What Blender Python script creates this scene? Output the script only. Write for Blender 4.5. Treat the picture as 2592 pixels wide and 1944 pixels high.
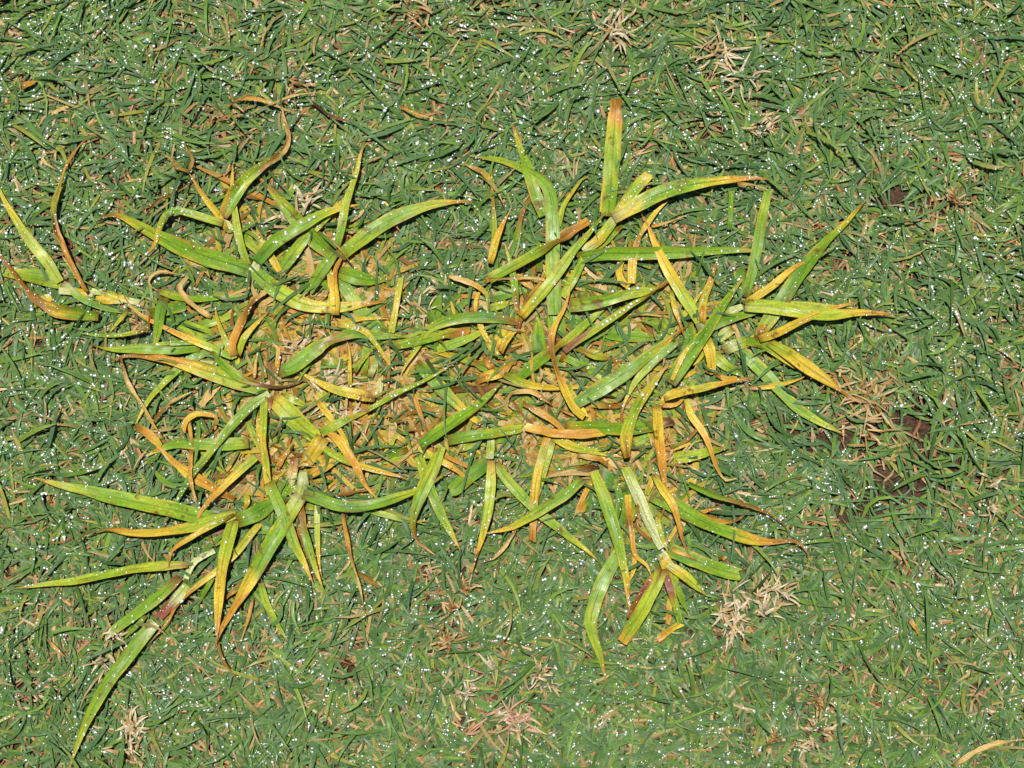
import bpy, math, random
import numpy as np
from mathutils import Vector

# ------------------------------------------------------------------ camera, sky, sun, exposure
scene = bpy.context.scene
for o in list(bpy.data.objects):
    bpy.data.objects.remove(o)
COL = scene.collection
PXW, PXH = 2592.0, 1944.0
SPAN = 0.52                       # metres of lawn across the frame
DIST, TILT = 1.30, math.radians(5.0)
cam_d = bpy.data.cameras.new('camera')
cam = bpy.data.objects.new('camera', cam_d)
COL.objects.link(cam)
cam_d.sensor_width = 36.0
cam_d.lens = 36.0 * DIST / SPAN
cam_d.clip_start, cam_d.clip_end = 0.02, 500.0
CAM = np.array([0.0, -DIST * math.sin(TILT), DIST * math.cos(TILT)])
cam.location = CAM
cam.rotation_euler = (TILT, 0, 0)
scene.camera = cam

SUN_EL, SUN_AZ = math.radians(83.5), math.radians(-25)     # azimuth from +Y, clockwise
world = bpy.data.worlds.new('World')
scene.world = world
world.use_nodes = True
wn = world.node_tree
sky = wn.nodes.new('ShaderNodeTexSky')
sky.sky_type = 'NISHITA'
sky.sun_disc = False
sky.sun_elevation = SUN_EL
sky.sun_rotation = SUN_AZ
wn.links.new(sky.outputs[0], wn.nodes['Background'].inputs[0])
wn.nodes['Background'].inputs[1].default_value = 0.05
sd = bpy.data.lights.new('sun', 'SUN')
sd.energy = 4.6
sd.angle = math.radians(0.55)
sd.color = (1.0, 0.965, 0.91)
sun = bpy.data.objects.new('sun', sd)
COL.objects.link(sun)
sv = Vector((math.cos(SUN_EL) * math.sin(SUN_AZ), math.cos(SUN_EL) * math.cos(SUN_AZ), math.sin(SUN_EL)))
sun.rotation_euler = sv.to_track_quat('Z', 'Y').to_euler()
sun.location = sv * 3
scene.view_settings.view_transform = 'Standard'
scene.view_settings.look = 'None'
scene.view_settings.exposure = 0.2
scene.view_settings.gamma = 1.0
scene.view_settings.use_curve_mapping = False

rng = np.random.default_rng(11)
random.seed(5)

# ------------------------------------------------------------------ helpers
S_ANG, C_ANG = math.sin(TILT), math.cos(TILT)
def px2w(sx, sy, z):
    """photo pixel -> world point on the plane at height z"""
    f = SPAN / DIST / PXW
    x = (np.asarray(sx, float) - PXW / 2) * f
    y = (PXH / 2 - np.asarray(sy, float)) * f
    dx = x
    dy = y * C_ANG + S_ANG
    dz = y * S_ANG - C_ANG
    t = (np.asarray(z, float) - CAM[2]) / dz
    return np.stack([CAM[0] + dx * t, CAM[1] + dy * t, CAM[2] + dz * t], -1)

def lin(c):
    c = np.asarray(c, float) / 255.0
    return np.where(c <= 0.04045, c / 12.92, ((c + 0.055) / 1.055) ** 2.4)
KE = 1.55
PAL = {k: lin(v) / KE for k, v in {
    'g': (128, 166, 40), 'G': (94, 142, 38), 'l': (172, 188, 52), 'y': (226, 194, 62), 'o': (216, 156, 58),
    't': (224, 188, 112), 'b': (152, 106, 36), 'd': (78, 48, 24), 'p': (212, 218, 150), 'r': (150, 84, 62)}.items()}

class Noise:
    """value noise on a lattice, for numpy arrays of x, y"""
    def __init__(self, seed, n=64):
        self.g = np.random.default_rng(seed).random((n, n)); self.n = n
    def __call__(self, x, y, s):
        x = np.asarray(x) / s + 700.0; y = np.asarray(y) / s + 700.0
        i = np.floor(x).astype(int); j = np.floor(y).astype(int)
        u = x - i; v = y - j
        u = u * u * (3 - 2 * u); v = v * v * (3 - 2 * v)
        g, n = self.g, self.n
        a = g[i % n, j % n]; b = g[(i + 1) % n, j % n]; c = g[i % n, (j + 1) % n]; d = g[(i + 1) % n, (j + 1) % n]
        return (a * (1 - u) + b * u) * (1 - v) + (c * (1 - u) + d * u) * v
N1, N2, N3 = Noise(1), Noise(2), Noise(3)

def mesh_np(name, V, Q, color=None, uv=None, smooth=True):
    """mesh from numpy: V (n,3), Q (m,k) faces of equal size, color per vertex, uv per vertex"""
    me = bpy.data.meshes.new(name)
    k = Q.shape[1]
    me.vertices.add(len(V)); me.vertices.foreach_set('co', V.astype(np.float32).ravel())
    me.loops.add(Q.size); me.loops.foreach_set('vertex_index', Q.astype(np.int32).ravel())
    me.polygons.add(len(Q))
    me.polygons.foreach_set('loop_start', np.arange(0, Q.size, k, dtype=np.int32))
    me.update(calc_edges=True)
    me.polygons.foreach_set('use_smooth', np.full(len(Q), bool(smooth)))
    if color is not None:
        at = me.color_attributes.new('col', 'FLOAT_COLOR', 'POINT')
        c4 = np.ones((len(V), 4), np.float32); c4[:, :color.shape[1]] = color
        at.data.foreach_set('color', c4.ravel())
    if uv is not None:
        ul = me.uv_layers.new(name='uv')
        ul.data.foreach_set('uv', uv[Q.ravel()].astype(np.float32).ravel())
    me.validate()
    return me

def link(name, me, mat, parent=None, **props):
    o = bpy.data.objects.new(name, me)
    COL.objects.link(o)
    if me is not None and mat is not None:
        me.materials.append(mat)
    if parent is not None:
        o.parent = parent
    for k, v in props.items():
        o[k] = v
    return o

# ------------------------------------------------------------------ materials
def new_mat(name):
    m = bpy.data.materials.new(name); m.use_nodes = True
    return m, m.node_tree.nodes, m.node_tree.links, m.node_tree.nodes['Principled BSDF']

def leaf_material(name, rough, spec, spots, vein, bump, dist):
    m, n, L, p = new_mat(name)
    at = n.new('ShaderNodeAttribute'); at.attribute_name = 'col'
    geo = n.new('ShaderNodeNewGeometry')
    uvn = n.new('ShaderNodeUVMap'); uvn.uv_map = 'uv'
    sep = n.new('ShaderNodeSeparateXYZ'); L.new(uvn.outputs[0], sep.inputs[0])
    # fine tone variation along the blade (stretched noise in blade coordinates)
    mp = n.new('ShaderNodeMapping'); L.new(uvn.outputs[0], mp.inputs[0]); mp.inputs['Scale'].default_value = (5.0, 90.0, 1)
    nz = n.new('ShaderNodeTexNoise'); nz.inputs['Scale'].default_value = 1.0; nz.inputs['Detail'].default_value = 3
    L.new(mp.outputs[0], nz.inputs[0])
    mr = n.new('ShaderNodeMapRange'); mr.inputs['From Min'].default_value = 0.3; mr.inputs['From Max'].default_value = 0.7
    mr.inputs['To Min'].default_value = 0.72; mr.inputs['To Max'].default_value = 1.2
    L.new(nz.outputs[0], mr.inputs[0])
    mul = n.new('ShaderNodeMix'); mul.data_type = 'RGBA'; mul.blend_type = 'MULTIPLY'; mul.inputs[0].default_value = 1.0
    L.new(at.outputs[0], mul.inputs[6]); L.new(mr.outputs[0], mul.inputs[7])
    col = mul.outputs[2]
    nf = n.new('ShaderNodeTexNoise'); nf.inputs['Scale'].default_value = 900; nf.inputs['Detail'].default_value = 2
    L.new(geo.outputs['Position'], nf.inputs[0])
    mf = n.new('ShaderNodeMapRange'); mf.inputs['From Min'].default_value = 0.3; mf.inputs['From Max'].default_value = 0.7
    mf.inputs['To Min'].default_value = 0.82; mf.inputs['To Max'].default_value = 1.15
    L.new(nf.outputs[0], mf.inputs[0])
    mm_ = n.new('ShaderNodeMix'); mm_.data_type = 'RGBA'; mm_.blend_type = 'MULTIPLY'; mm_.inputs[0].default_value = 1.0
    L.new(col, mm_.inputs[6]); L.new(mf.outputs[0], mm_.inputs[7]); col = mm_.outputs[2]
    # veins across the blade
    ma = n.new('ShaderNodeMath'); ma.operation = 'MULTIPLY'; ma.inputs[1].default_value = 2 * math.pi * vein
    L.new(sep.outputs[0], ma.inputs[0])
    sn = n.new('ShaderNodeMath'); sn.operation = 'SINE'; L.new(ma.outputs[0], sn.inputs[0])
    if spots > 0:
        ns = n.new('ShaderNodeTexNoise'); ns.inputs['Scale'].default_value = 95; ns.inputs['Detail'].default_value = 4
        ns.inputs['Roughness'].default_value = 0.7
        L.new(geo.outputs['Position'], ns.inputs[0])
        r = n.new('ShaderNodeMapRange'); r.inputs['From Min'].default_value = 0.655 - spots; r.inputs['From Max'].default_value = 0.72 - spots
        r.inputs['To Max'].default_value = 0.85
        L.new(ns.outputs[0], r.inputs[0])
        mx = n.new('ShaderNodeMix'); mx.data_type = 'RGBA'; L.new(r.outputs[0], mx.inputs[0])
        L.new(col, mx.inputs[6]); mx.inputs[7].default_value = (*(PAL['b'] * 0.6), 1)
        col = mx.outputs[2]
        # midrib
        d = n.new('ShaderNodeMath'); d.operation = 'SUBTRACT'; d.inputs[1].default_value = 0.5; L.new(sep.outputs[0], d.inputs[0])
        a = n.new('ShaderNodeMath'); a.operation = 'ABSOLUTE'; L.new(d.outputs[0], a.inputs[0])
        r2 = n.new('ShaderNodeMapRange'); r2.inputs['From Min'].default_value = 0.0; r2.inputs['From Max'].default_value = 0.07
        r2.inputs['To Min'].default_value = 0.58; r2.inputs['To Max'].default_value = 1.0
        L.new(a.outputs[0], r2.inputs[0])
        m2 = n.new('ShaderNodeMix'); m2.data_type = 'RGBA'; m2.blend_type = 'MULTIPLY'; m2.inputs[0].default_value = 1.0
        L.new(col, m2.inputs[6]); L.new(r2.outputs[0], m2.inputs[7]); col = m2.outputs[2]
    L.new(col, p.inputs['Base Color'])
    # wet sheen: roughness varies in patches
    nr = n.new('ShaderNodeTexNoise'); nr.inputs['Scale'].default_value = 160; nr.inputs['Detail'].default_value = 2
    L.new(geo.outputs['Position'], nr.inputs[0])
    rr = n.new('ShaderNodeMapRange'); rr.inputs['From Min'].default_value = 0.35; rr.inputs['From Max'].default_value = 0.65
    rr.inputs['To Min'].default_value = rough - 0.14; rr.inputs['To Max'].default_value = rough + 0.16
    L.new(nr.outputs[0], rr.inputs[0]); L.new(rr.outputs[0], p.inputs['Roughness'])
    p.inputs['Specular IOR Level'].default_value = spec
    ad = n.new('ShaderNodeMath'); ad.operation = 'ADD'
    hm = n.new('ShaderNodeMath'); hm.operation = 'MULTIPLY'; hm.inputs[1].default_value = 0.5
    L.new(sn.outputs[0], hm.inputs[0]); L.new(hm.outputs[0], ad.inputs[0]); L.new(nz.outputs[0], ad.inputs[1])
    bp = n.new('ShaderNodeBump'); bp.inputs['Strength'].default_value = bump; bp.inputs['Distance'].default_value = dist
    L.new(ad.outputs[0], bp.inputs['Height']); L.new(bp.outputs[0], p.inputs['Normal'])
    return m
M_LEAF = leaf_material('weed_leaf', 0.46, 0.2, 0.05, 7, 0.6, 2.5e-5)
M_DEAD = leaf_material('withered_leaf', 0.5, 0.22, 0.0, 6, 0.9, 6e-5)
M_TURF = leaf_material('turf_blade', 0.5, 0.19, 0.0, 4, 0.4, 1.5e-5)
M_STRAW = leaf_material('dry_straw', 0.6, 0.25, 0.0, 4, 0.6, 1.5e-5)

def soil_material():
    m, n, L, p = new_mat('soil')
    geo = n.new('ShaderNodeNewGeometry')
    nz = n.new('ShaderNodeTexNoise'); nz.inputs['Scale'].default_value = 520; nz.inputs['Detail'].default_value = 6; nz.inputs['Roughness'].default_value = 0.75
    L.new(geo.outputs['Position'], nz.inputs[0])
    cr = n.new('ShaderNodeValToRGB'); L.new(nz.outputs[0], cr.inputs[0])
    e = cr.color_ramp.elements
    e[0].position = 0.36; e[0].color = (0.012, 0.007, 0.004, 1); e[1].position = 0.68; e[1].color = (0.17, 0.095, 0.05, 1)
    # far from the clump the lawn is seen as a mass of green and straw
    n2 = n.new('ShaderNodeTexNoise'); n2.inputs['Scale'].default_value = 55; n2.inputs['Detail'].default_value = 8; n2.inputs['Roughness'].default_value = 0.75
    L.new(geo.outputs['Position'], n2.inputs[0])
    c2 = n.new('ShaderNodeValToRGB'); L.new(n2.outputs[0], c2.inputs[0])
    f = c2.color_ramp.elements
    f[0].position = 0.33; f[0].color = (0.02, 0.05, 0.015, 1); f[1].position = 0.7; f[1].color = (0.2, 0.15, 0.06, 1)
    k = f.new(0.55); k.color = (0.05, 0.12, 0.035, 1)
    ln = n.new('ShaderNodeVectorMath'); ln.operation = 'LENGTH'; L.new(geo.outputs['Position'], ln.inputs[0])
    mr = n.new('ShaderNodeMapRange'); mr.inputs['From Min'].default_value = 0.4; mr.inputs['From Max'].default_value = 0.5
    L.new(ln.outputs['Value'], mr.inputs[0])
    mx = n.new('ShaderNodeMix'); mx.data_type = 'RGBA'; L.new(mr.outputs[0], mx.inputs[0]); L.new(cr.outputs[0], mx.inputs[6]); L.new(c2.outputs[0], mx.inputs[7])
    L.new(mx.outputs[2], p.inputs['Base Color']); p.inputs['Roughness'].default_value = 0.8
    p.inputs['Specular IOR Level'].default_value = 0.25
    bp = n.new('ShaderNodeBump'); bp.inputs['Strength'].default_value = 0.9; bp.inputs['Distance'].default_value = 0.002
    L.new(nz.outputs[0], bp.inputs['Height']); L.new(bp.outputs[0], p.inputs['Normal'])
    return m
M_SOIL = soil_material()

def dew_material():
    m = bpy.data.materials.new('dew_water'); m.use_nodes = True
    n, L = m.node_tree.nodes, m.node_tree.links
    n.remove(n['Principled BSDF'])
    tr = n.new('ShaderNodeBsdfTransparent'); tr.inputs[0].default_value = (0.97, 0.99, 0.97, 1)
    gl = n.new('ShaderNodeBsdfGlossy'); gl.inputs['Color'].default_value = (0.95, 0.97, 1, 1); gl.inputs['Roughness'].default_value = 0.42
    df = n.new('ShaderNodeBsdfDiffuse'); df.inputs[0].default_value = (0.9, 0.93, 0.93, 1)   # white colour standing in for the sparkle a clear bead throws back
    m0 = n.new('ShaderNodeMixShader'); m0.inputs[0].default_value = 0.55
    L.new(df.outputs[0], m0.inputs[1]); L.new(gl.outputs[0], m0.inputs[2])
    mx = n.new('ShaderNodeMixShader'); mx.inputs[0].default_value = 0.76
    L.new(tr.outputs[0], mx.inputs[1]); L.new(m0.outputs[0], mx.inputs[2]); L.new(mx.outputs[0], n['Material Output'].inputs[0])
    return m
M_DEW = dew_material()

# ------------------------------------------------------------------ ground
def axis(h, inner, step, far):
    a = np.arange(-inner, inner + 1e-6, step)
    b = np.array([0.02, 0.06, 0.14, 0.3, 0.7, 1.6, 4, 10, 24]) + inner
    b = b[b < far]
    return np.concatenate([-b[::-1], a, b])
gx = axis(0, 0.36, 0.0024, 30); gy = axis(0, 0.30, 0.0024, 30)
GX, GY = np.meshgrid(gx, gy, indexing='ij')
def ground_z(x, y):
    r = np.clip(1.6 - np.hypot(x, y) / 0.4, 0, 1)
    return r * ((N1(x, y, 0.05) - .5) * .002 + (N2(x, y, 0.011) - .5) * .0016 + (N3(x, y, 0.0045) - .5) * .0012) - 0.0008
GZ = ground_z(GX, GY)
nx, ny = GX.shape
idx = np.arange(nx * ny).reshape(nx, ny)
Q = np.stack([idx[:-1, :-1], idx[1:, :-1], idx[1:, 1:], idx[:-1, 1:]], -1).reshape(-1, 4)
link('ground', mesh_np('ground', np.stack([GX, GY, GZ], -1).reshape(-1, 3), Q), M_SOIL, kind='structure',
     label='dark brown soil under the turf', category='ground')

# ------------------------------------------------------------------ maps in photo pixels (0..1 strength)
def w2px(x, y):
    """approximate photo pixel of a point near the turf surface (for density maps only)"""
    f = SPAN / PXW
    return np.asarray(x) / f + PXW / 2, PXH / 2 - np.asarray(y) / f
def blobs(sx, sy, lst):
    v = np.zeros_like(np.asarray(sx, float))
    for (cx, cy, rx, ry, a) in lst:
        v = np.maximum(v, a * np.exp(-(((sx - cx) / rx) ** 2 + ((sy - cy) / ry) ** 2)))
    return v
BARE = [(2270, 500, 60, 52, 1.1), (2230, 610, 45, 30, .6), (2130, 1110, 150, 55, .9), (2330, 1080, 110, 70, .9), (2270, 1220, 130, 70, .95),
        (2170, 1290, 90, 45, .8), (2400, 1180, 90, 70, .7), (2420, 520, 60, 40, .5)]
WEEDY = [(800, 900, 330, 260, .75), (1000, 1020, 300, 200, .8), (1500, 1050, 330, 180, .8), (700, 1150, 250, 200, .6), (1550, 800, 350, 200, .55),
         (1300, 880, 260, 200, .6), (600, 600, 230, 200, .45), (1900, 850, 220, 200, .35), (1650, 1250, 200, 220, .4), (850, 700, 250, 220, .55)]
TUFT_PX = [(1545, 70), (1830, 180), (1040, 30), (1910, 350), (290, 1640), (345, 1870), (1835, 1560), (1925, 1500), (1150, 1500),
           (1120, 1640), (1270, 1810), (1390, 1730), (2520, 1240), (2180, 1010), (2080, 1870), (2060, 1770), (2430, 500), (1170, 1770),
           (760, 235), (560, 300), (1960, 1880), (1700, 60)]
STRAWY = [(x, y, 85, 70, .6) for x, y in TUFT_PX] + [(2150, 1000, 160, 110, .6), (850, 950, 300, 200, .5), (1100, 1750, 170, 130, .4), (600, 900, 120, 80, .3)]
DEWY = [(150, 100, 420, 160, 1), (120, 600, 240, 280, 1), (250, 1150, 300, 180, .9), (80, 1250, 180, 250, .8), (1000, 200, 500, 120, .6), (1500, 330, 400, 200, .8),
        (2050, 620, 350, 250, .8), (2450, 200, 250, 250, .75), (2450, 800, 200, 250, .7), (2450, 1600, 220, 200, .9), (2100, 1350, 250, 200, .5),
        (900, 1550, 300, 160, .5), (1400, 1500, 350, 200, .5), (300, 1700, 400, 200, .6), (1150, 1250, 500, 120, .5), (1500, 1850, 500, 120, .4), (700, 60, 300, 100, .5)]

# ------------------------------------------------------------------ generic blade batch (numpy, many ribbons in one mesh)
def batch(n, x, y, ang, length, width, z0, zmid, z1, curv, colA, colB, roll, rows=5, keel=0.28):
    """n ribbons: 3 vertices across, rows along. returns V, Q, C, UV and centreline points"""
    t = np.linspace(0, 1, rows)
    a = ang[:, None] + curv[:, None] * (t[None] - 0.5)
    ds = length[:, None] / (rows - 1)
    px = np.cumsum(np.cos(a) * ds, 1) - np.cos(a[:, :1]) * ds
    py = np.cumsum(np.sin(a) * ds, 1) - np.sin(a[:, :1]) * ds
    px += (x - px.mean(1))[:, None]; py += (y - py.mean(1))[:, None]
    pz = z0[:, None] * (1 - t) ** 2 + 2 * zmid[:, None] * t * (1 - t) + z1[:, None] * t ** 2
    w = width[:, None] * 0.5 * (0.8 + 0.2 * np.clip(t / .3, 0, 1)) * np.clip(1 - t ** 3.2, 0.08, 1)
    r = roll[:, None] * (1 - 1.2 * t)
    sx, sy, sz = -np.sin(a) * np.cos(r), np.cos(a) * np.cos(r), np.sin(r)
    V = np.zeros((n, rows, 3, 3))
    for k, u in enumerate((-1, 0, 1)):
        V[:, :, k, 0] = px + sx * w * u; V[:, :, k, 1] = py + sy * w * u
        V[:, :, k, 2] = pz + sz * w * u + abs(u) * keel * w
    C = colA[:, None, None, :] * (1 - t[None, :, None, None]) + colB[:, None, None, :] * t[None, :, None, None]
    C = np.repeat(C, 3, 2)
    UV = np.zeros((n, rows, 3, 2)); UV[..., 0] = np.array([0, .5, 1.0]); UV[..., 1] = (t[None] * length[:, None] + rng.random((n, 1)) * 9)[:, :, None]
    base = np.arange(n)[:, None, None] * rows * 3
    ii = (np.arange(rows - 1)[:, None] * 3 + np.arange(2)[None])[None]
    b = base + ii
    Q = np.stack([b, b + 1, b + 4, b + 3], -1).reshape(-1, 4)
    P = np.stack([px, py, pz], -1)
    return V.reshape(-1, 3), Q, C.reshape(-1, 3), UV.reshape(-1, 2), P, np.stack([sx, sy, sz], -1) * w[..., None]

GREENS = np.array([lin(c) / KE for c in [(92, 130, 68), (84, 120, 58), (102, 140, 66), (112, 148, 58), (126, 160, 56), (74, 112, 68), (98, 136, 84), (142, 164, 66), (66, 98, 46)]])
GW = np.array([.22, .18, .16, .11, .05, .12, .1, .03, .03])
STRAWS = np.array([lin(c) / KE for c in [(222, 184, 130), (206, 164, 106), (232, 202, 152), (188, 134, 80), (212, 156, 92), (160, 112, 66), (224, 190, 116), (200, 174, 124)]])

def scatter(n, hx, hy, keepfn):
    xs, ys = [], []
    got = 0
    while got < n:
        x = rng.uniform(-hx, hx, n); y = rng.uniform(-hy, hy, n)
        k = rng.random(n) < keepfn(x, y)
        xs.append(x[k]); ys.append(y[k]); got += k.sum()
    return np.concatenate(xs)[:n], np.concatenate(ys)[:n]

HX, HY = 0.36, 0.29
def bare_at(x, y):
    return blobs(*w2px(x, y), BARE)
def weed_at(x, y):
    return blobs(*w2px(x, y), WEEDY)
def straw_at(x, y):
    return blobs(*w2px(x, y), STRAWY)

# --- thatch: dry clippings on the soil
n = 30000
x, y = scatter(n, HX, HY, lambda x, y: np.clip(.55 + .5 * N1(x, y, .02) - 1.2 * bare_at(x, y) + .5 * straw_at(x, y), .03, 1))
ang = rng.uniform(0, 2 * np.pi, n); ln = rng.gamma(4, .0022, n) + .003
zz = .0005 + rng.random(n) * .004
ci = rng.integers(0, len(STRAWS), n)
colr = STRAWS[ci] * rng.uniform(.5, 1.08, (n, 1))
V, Qf, C, UV, P, S = batch(n, x, y, ang, ln, rng.uniform(.0008, .0019, n), zz, zz + rng.normal(0.0003, .0008, n), zz + rng.normal(0, .001, n),
                           rng.normal(0, .5, n), colr, colr * rng.uniform(.8, 1.1, (n, 1)), rng.normal(0, .4, n), rows=3)
link('thatch', mesh_np('thatch', V, Qf, C, UV), M_STRAW, kind='stuff', label='tan dry grass clippings lying between the turf blades', category='thatch')

# --- turf
def turf(n, keep, zlo, zhi, tag_dark):
    x, y = scatter(n, HX, HY, keep)
    # grain: neighbouring blades fan out of common tufts
    ang = rng.uniform(0, 2 * np.pi, n) * .72 + 6.0 * N2(x, y, .03)
    ln = np.clip(rng.gamma(6, .0026, n), .006, .036)
    wd = .0009 + rng.beta(2, 2, n) * .0015 * np.clip(ln / .015, .75, 1.1)
    z0 = rng.uniform(zlo, zhi, n) * .55
    up = rng.random(n) < .12
    z1 = np.where(up, z0 + ln * .3, rng.uniform(zlo, zhi, n))
    zm = np.maximum(z0, z1) + rng.uniform(-.0005, .0025, n)
    gi = rng.choice(len(GREENS), n, p=GW / GW.sum())
    patch = N3(x, y, .06)[:, None]
    c = GREENS[gi] * rng.uniform(.78, 1.18, (n, 1))
    c = c * (1 - .25 * patch) + .25 * patch * lin((112, 146, 66)) / KE
    yl = (rng.random(n) < .035)[:, None]
    c = np.where(yl, lin((168, 170, 70)) / KE * rng.uniform(.7, 1, (n, 1)), c)
    cb = c * rng.uniform(.85, 1.12, (n, 1))
    tipb = (rng.random(n) < .05)[:, None]
    cb = np.where(tipb, STRAWS[1] * .9, cb)
    return batch(n, x, y, ang, ln, wd, z0, zm, z1, rng.normal(0, .75, n), c * tag_dark, cb * tag_dark, rng.normal(0, .3, n), rows=5, keel=.16)
keep_lo = lambda x, y: np.clip(1.0 - 1.0 * bare_at(x, y) - .55 * weed_at(x, y) - .45 * straw_at(x, y), .08, 1) * np.clip(.45 + 1.1 * N1(x, y, .012), .25, 1)
keep_hi = lambda x, y: np.clip(1.0 - .95 * bare_at(x, y) - .68 * weed_at(x, y) - .6 * straw_at(x, y), .14, 1) * np.clip(-.05 + 1.5 * N1(x, y, .009), .06, 1)
parts = [turf(34000, keep_lo, .001, .005, 1.0), turf(27000, keep_hi, .003, .0075, 1.0)]
TOPP, TOPS = parts[1][4], parts[1][5]
# a few blades that rise over the weed leaves
parts.append(turf(1100, lambda x, y: np.clip(weed_at(x, y), .05, 1), .008, .017, 1.0))
Vs, Qs, Cs, Us = [], [], [], []
off = 0
for (V, Qf, C, UV, P, S) in parts:
    Vs.append(V); Qs.append(Qf + off); Cs.append(C); Us.append(UV); off += len(V)
link('turf_grass', mesh_np('turf_grass', np.concatenate(Vs), np.concatenate(Qs), np.concatenate(Cs), np.concatenate(Us)), M_TURF,
     kind='stuff', label='short blue-green wet turf grass covering the ground', category='grass')

# --- turf beyond the frame, coarser
n = 62000
x, y = scatter(n, .85, .78, lambda x, y: ((np.abs(x) > HX - .01) | (np.abs(y) > HY - .01)).astype(float))
ang = rng.uniform(0, 2 * np.pi, n); ln = rng.uniform(.012, .034, n)
gi = rng.choice(len(GREENS), n, p=GW / GW.sum()); c = GREENS[gi] * rng.uniform(.8, 1.15, (n, 1))
st = (rng.random(n) < .14)[:, None]; c = np.where(st, STRAWS[rng.integers(0, 8, n)], c)
z0 = rng.uniform(0, .004, n)
V, Qf, C, UV, P, S = batch(n, x, y, ang, ln, rng.uniform(.0018, .003, n), z0, z0 + .005, z0 + rng.uniform(0, .005, n), rng.normal(0, .6, n), c, c, rng.normal(0, .4, n), rows=3)
link('lawn_grass', mesh_np('lawn_grass', V, Qf, C, UV), M_TURF, kind='stuff', label='green lawn grass around the weedy patch', category='grass')

# --- wilted scraps littering the clump
n = 2600
x, y = scatter(n, .24, .17, lambda x, y: np.clip(1.3 * weed_at(x, y) - .35, 0, 1))
LIT = np.array([PAL['t'], PAL['t'] * .85, PAL['o'] * .9, PAL['b'], PAL['y'] * .9, PAL['l'] * .85, PAL['g'] * .8, lin((228, 196, 140)) / KE])
c = LIT[rng.choice(8, n, p=[.17, .13, .15, .09, .17, .13, .08, .08])] * rng.uniform(.8, 1.1, (n, 1))
z0 = rng.uniform(.002, .007, n)
V, Qf, C, UV, P, S = batch(n, x, y, rng.uniform(0, 6.28, n), rng.gamma(5, .0040, n) + .005, rng.gamma(4, .00036, n) + .0007, z0, z0 + rng.normal(.001, .0012, n),
                           z0 + rng.normal(0, .0012, n), rng.normal(0, .6, n), c, c * rng.uniform(.75, 1.15, (n, 1)), rng.normal(0, .4, n), rows=5, keel=.18)
link('leaf_litter', mesh_np('leaf_litter', V, Qf, C, UV), M_DEAD, kind='stuff', label='wilted tan and yellow leaf scraps under the weed clump', category='litter')

# ------------------------------------------------------------------ traced leaves
TILE = {'A': (0, 200), 'B': (600, 200), 'C': (1100, 200), 'D': (1600, 400), 'E': (0, 600), 'F': (600, 600), 'G': (1200, 600), 'H': (0, 1150),
        'I': (600, 1050), 'J': (1300, 1050), 'K': (1792, 1344)}
TS = 800.0 / 2212.0
def spline(P, m):
    P = np.asarray(P, float)
    if len(P) == 2:
        mid = (P[0] + P[1]) / 2 + np.array([-(P[1] - P[0])[1], (P[1] - P[0])[0]]) * random.uniform(-.05, .05)
        P = np.array([P[0], mid, P[1]])
    Q = np.vstack([2 * P[0] - P[1], P, 2 * P[-1] - P[-2]])
    out = []
    for i in range(1, len(Q) - 2):
        p0, p1, p2, p3 = Q[i - 1:i + 3]
        for t in np.linspace(0, 1, 10, endpoint=False):
            out.append(.5 * ((2 * p1) + (-p0 + p2) * t + (2 * p0 - 5 * p1 + 4 * p2 - p3) * t * t + (-p0 + 3 * p1 - 3 * p2 + p3) * t ** 3))
    out.append(P[-1]); out = np.array(out)
    s = np.concatenate([[0], np.cumsum(np.linalg.norm(np.diff(out, axis=0), axis=1))])
    u = np.linspace(0, s[-1], m)
    return np.stack([np.interp(u, s, out[:, 0]), np.interp(u, s, out[:, 1])], -1), s[-1]

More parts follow.
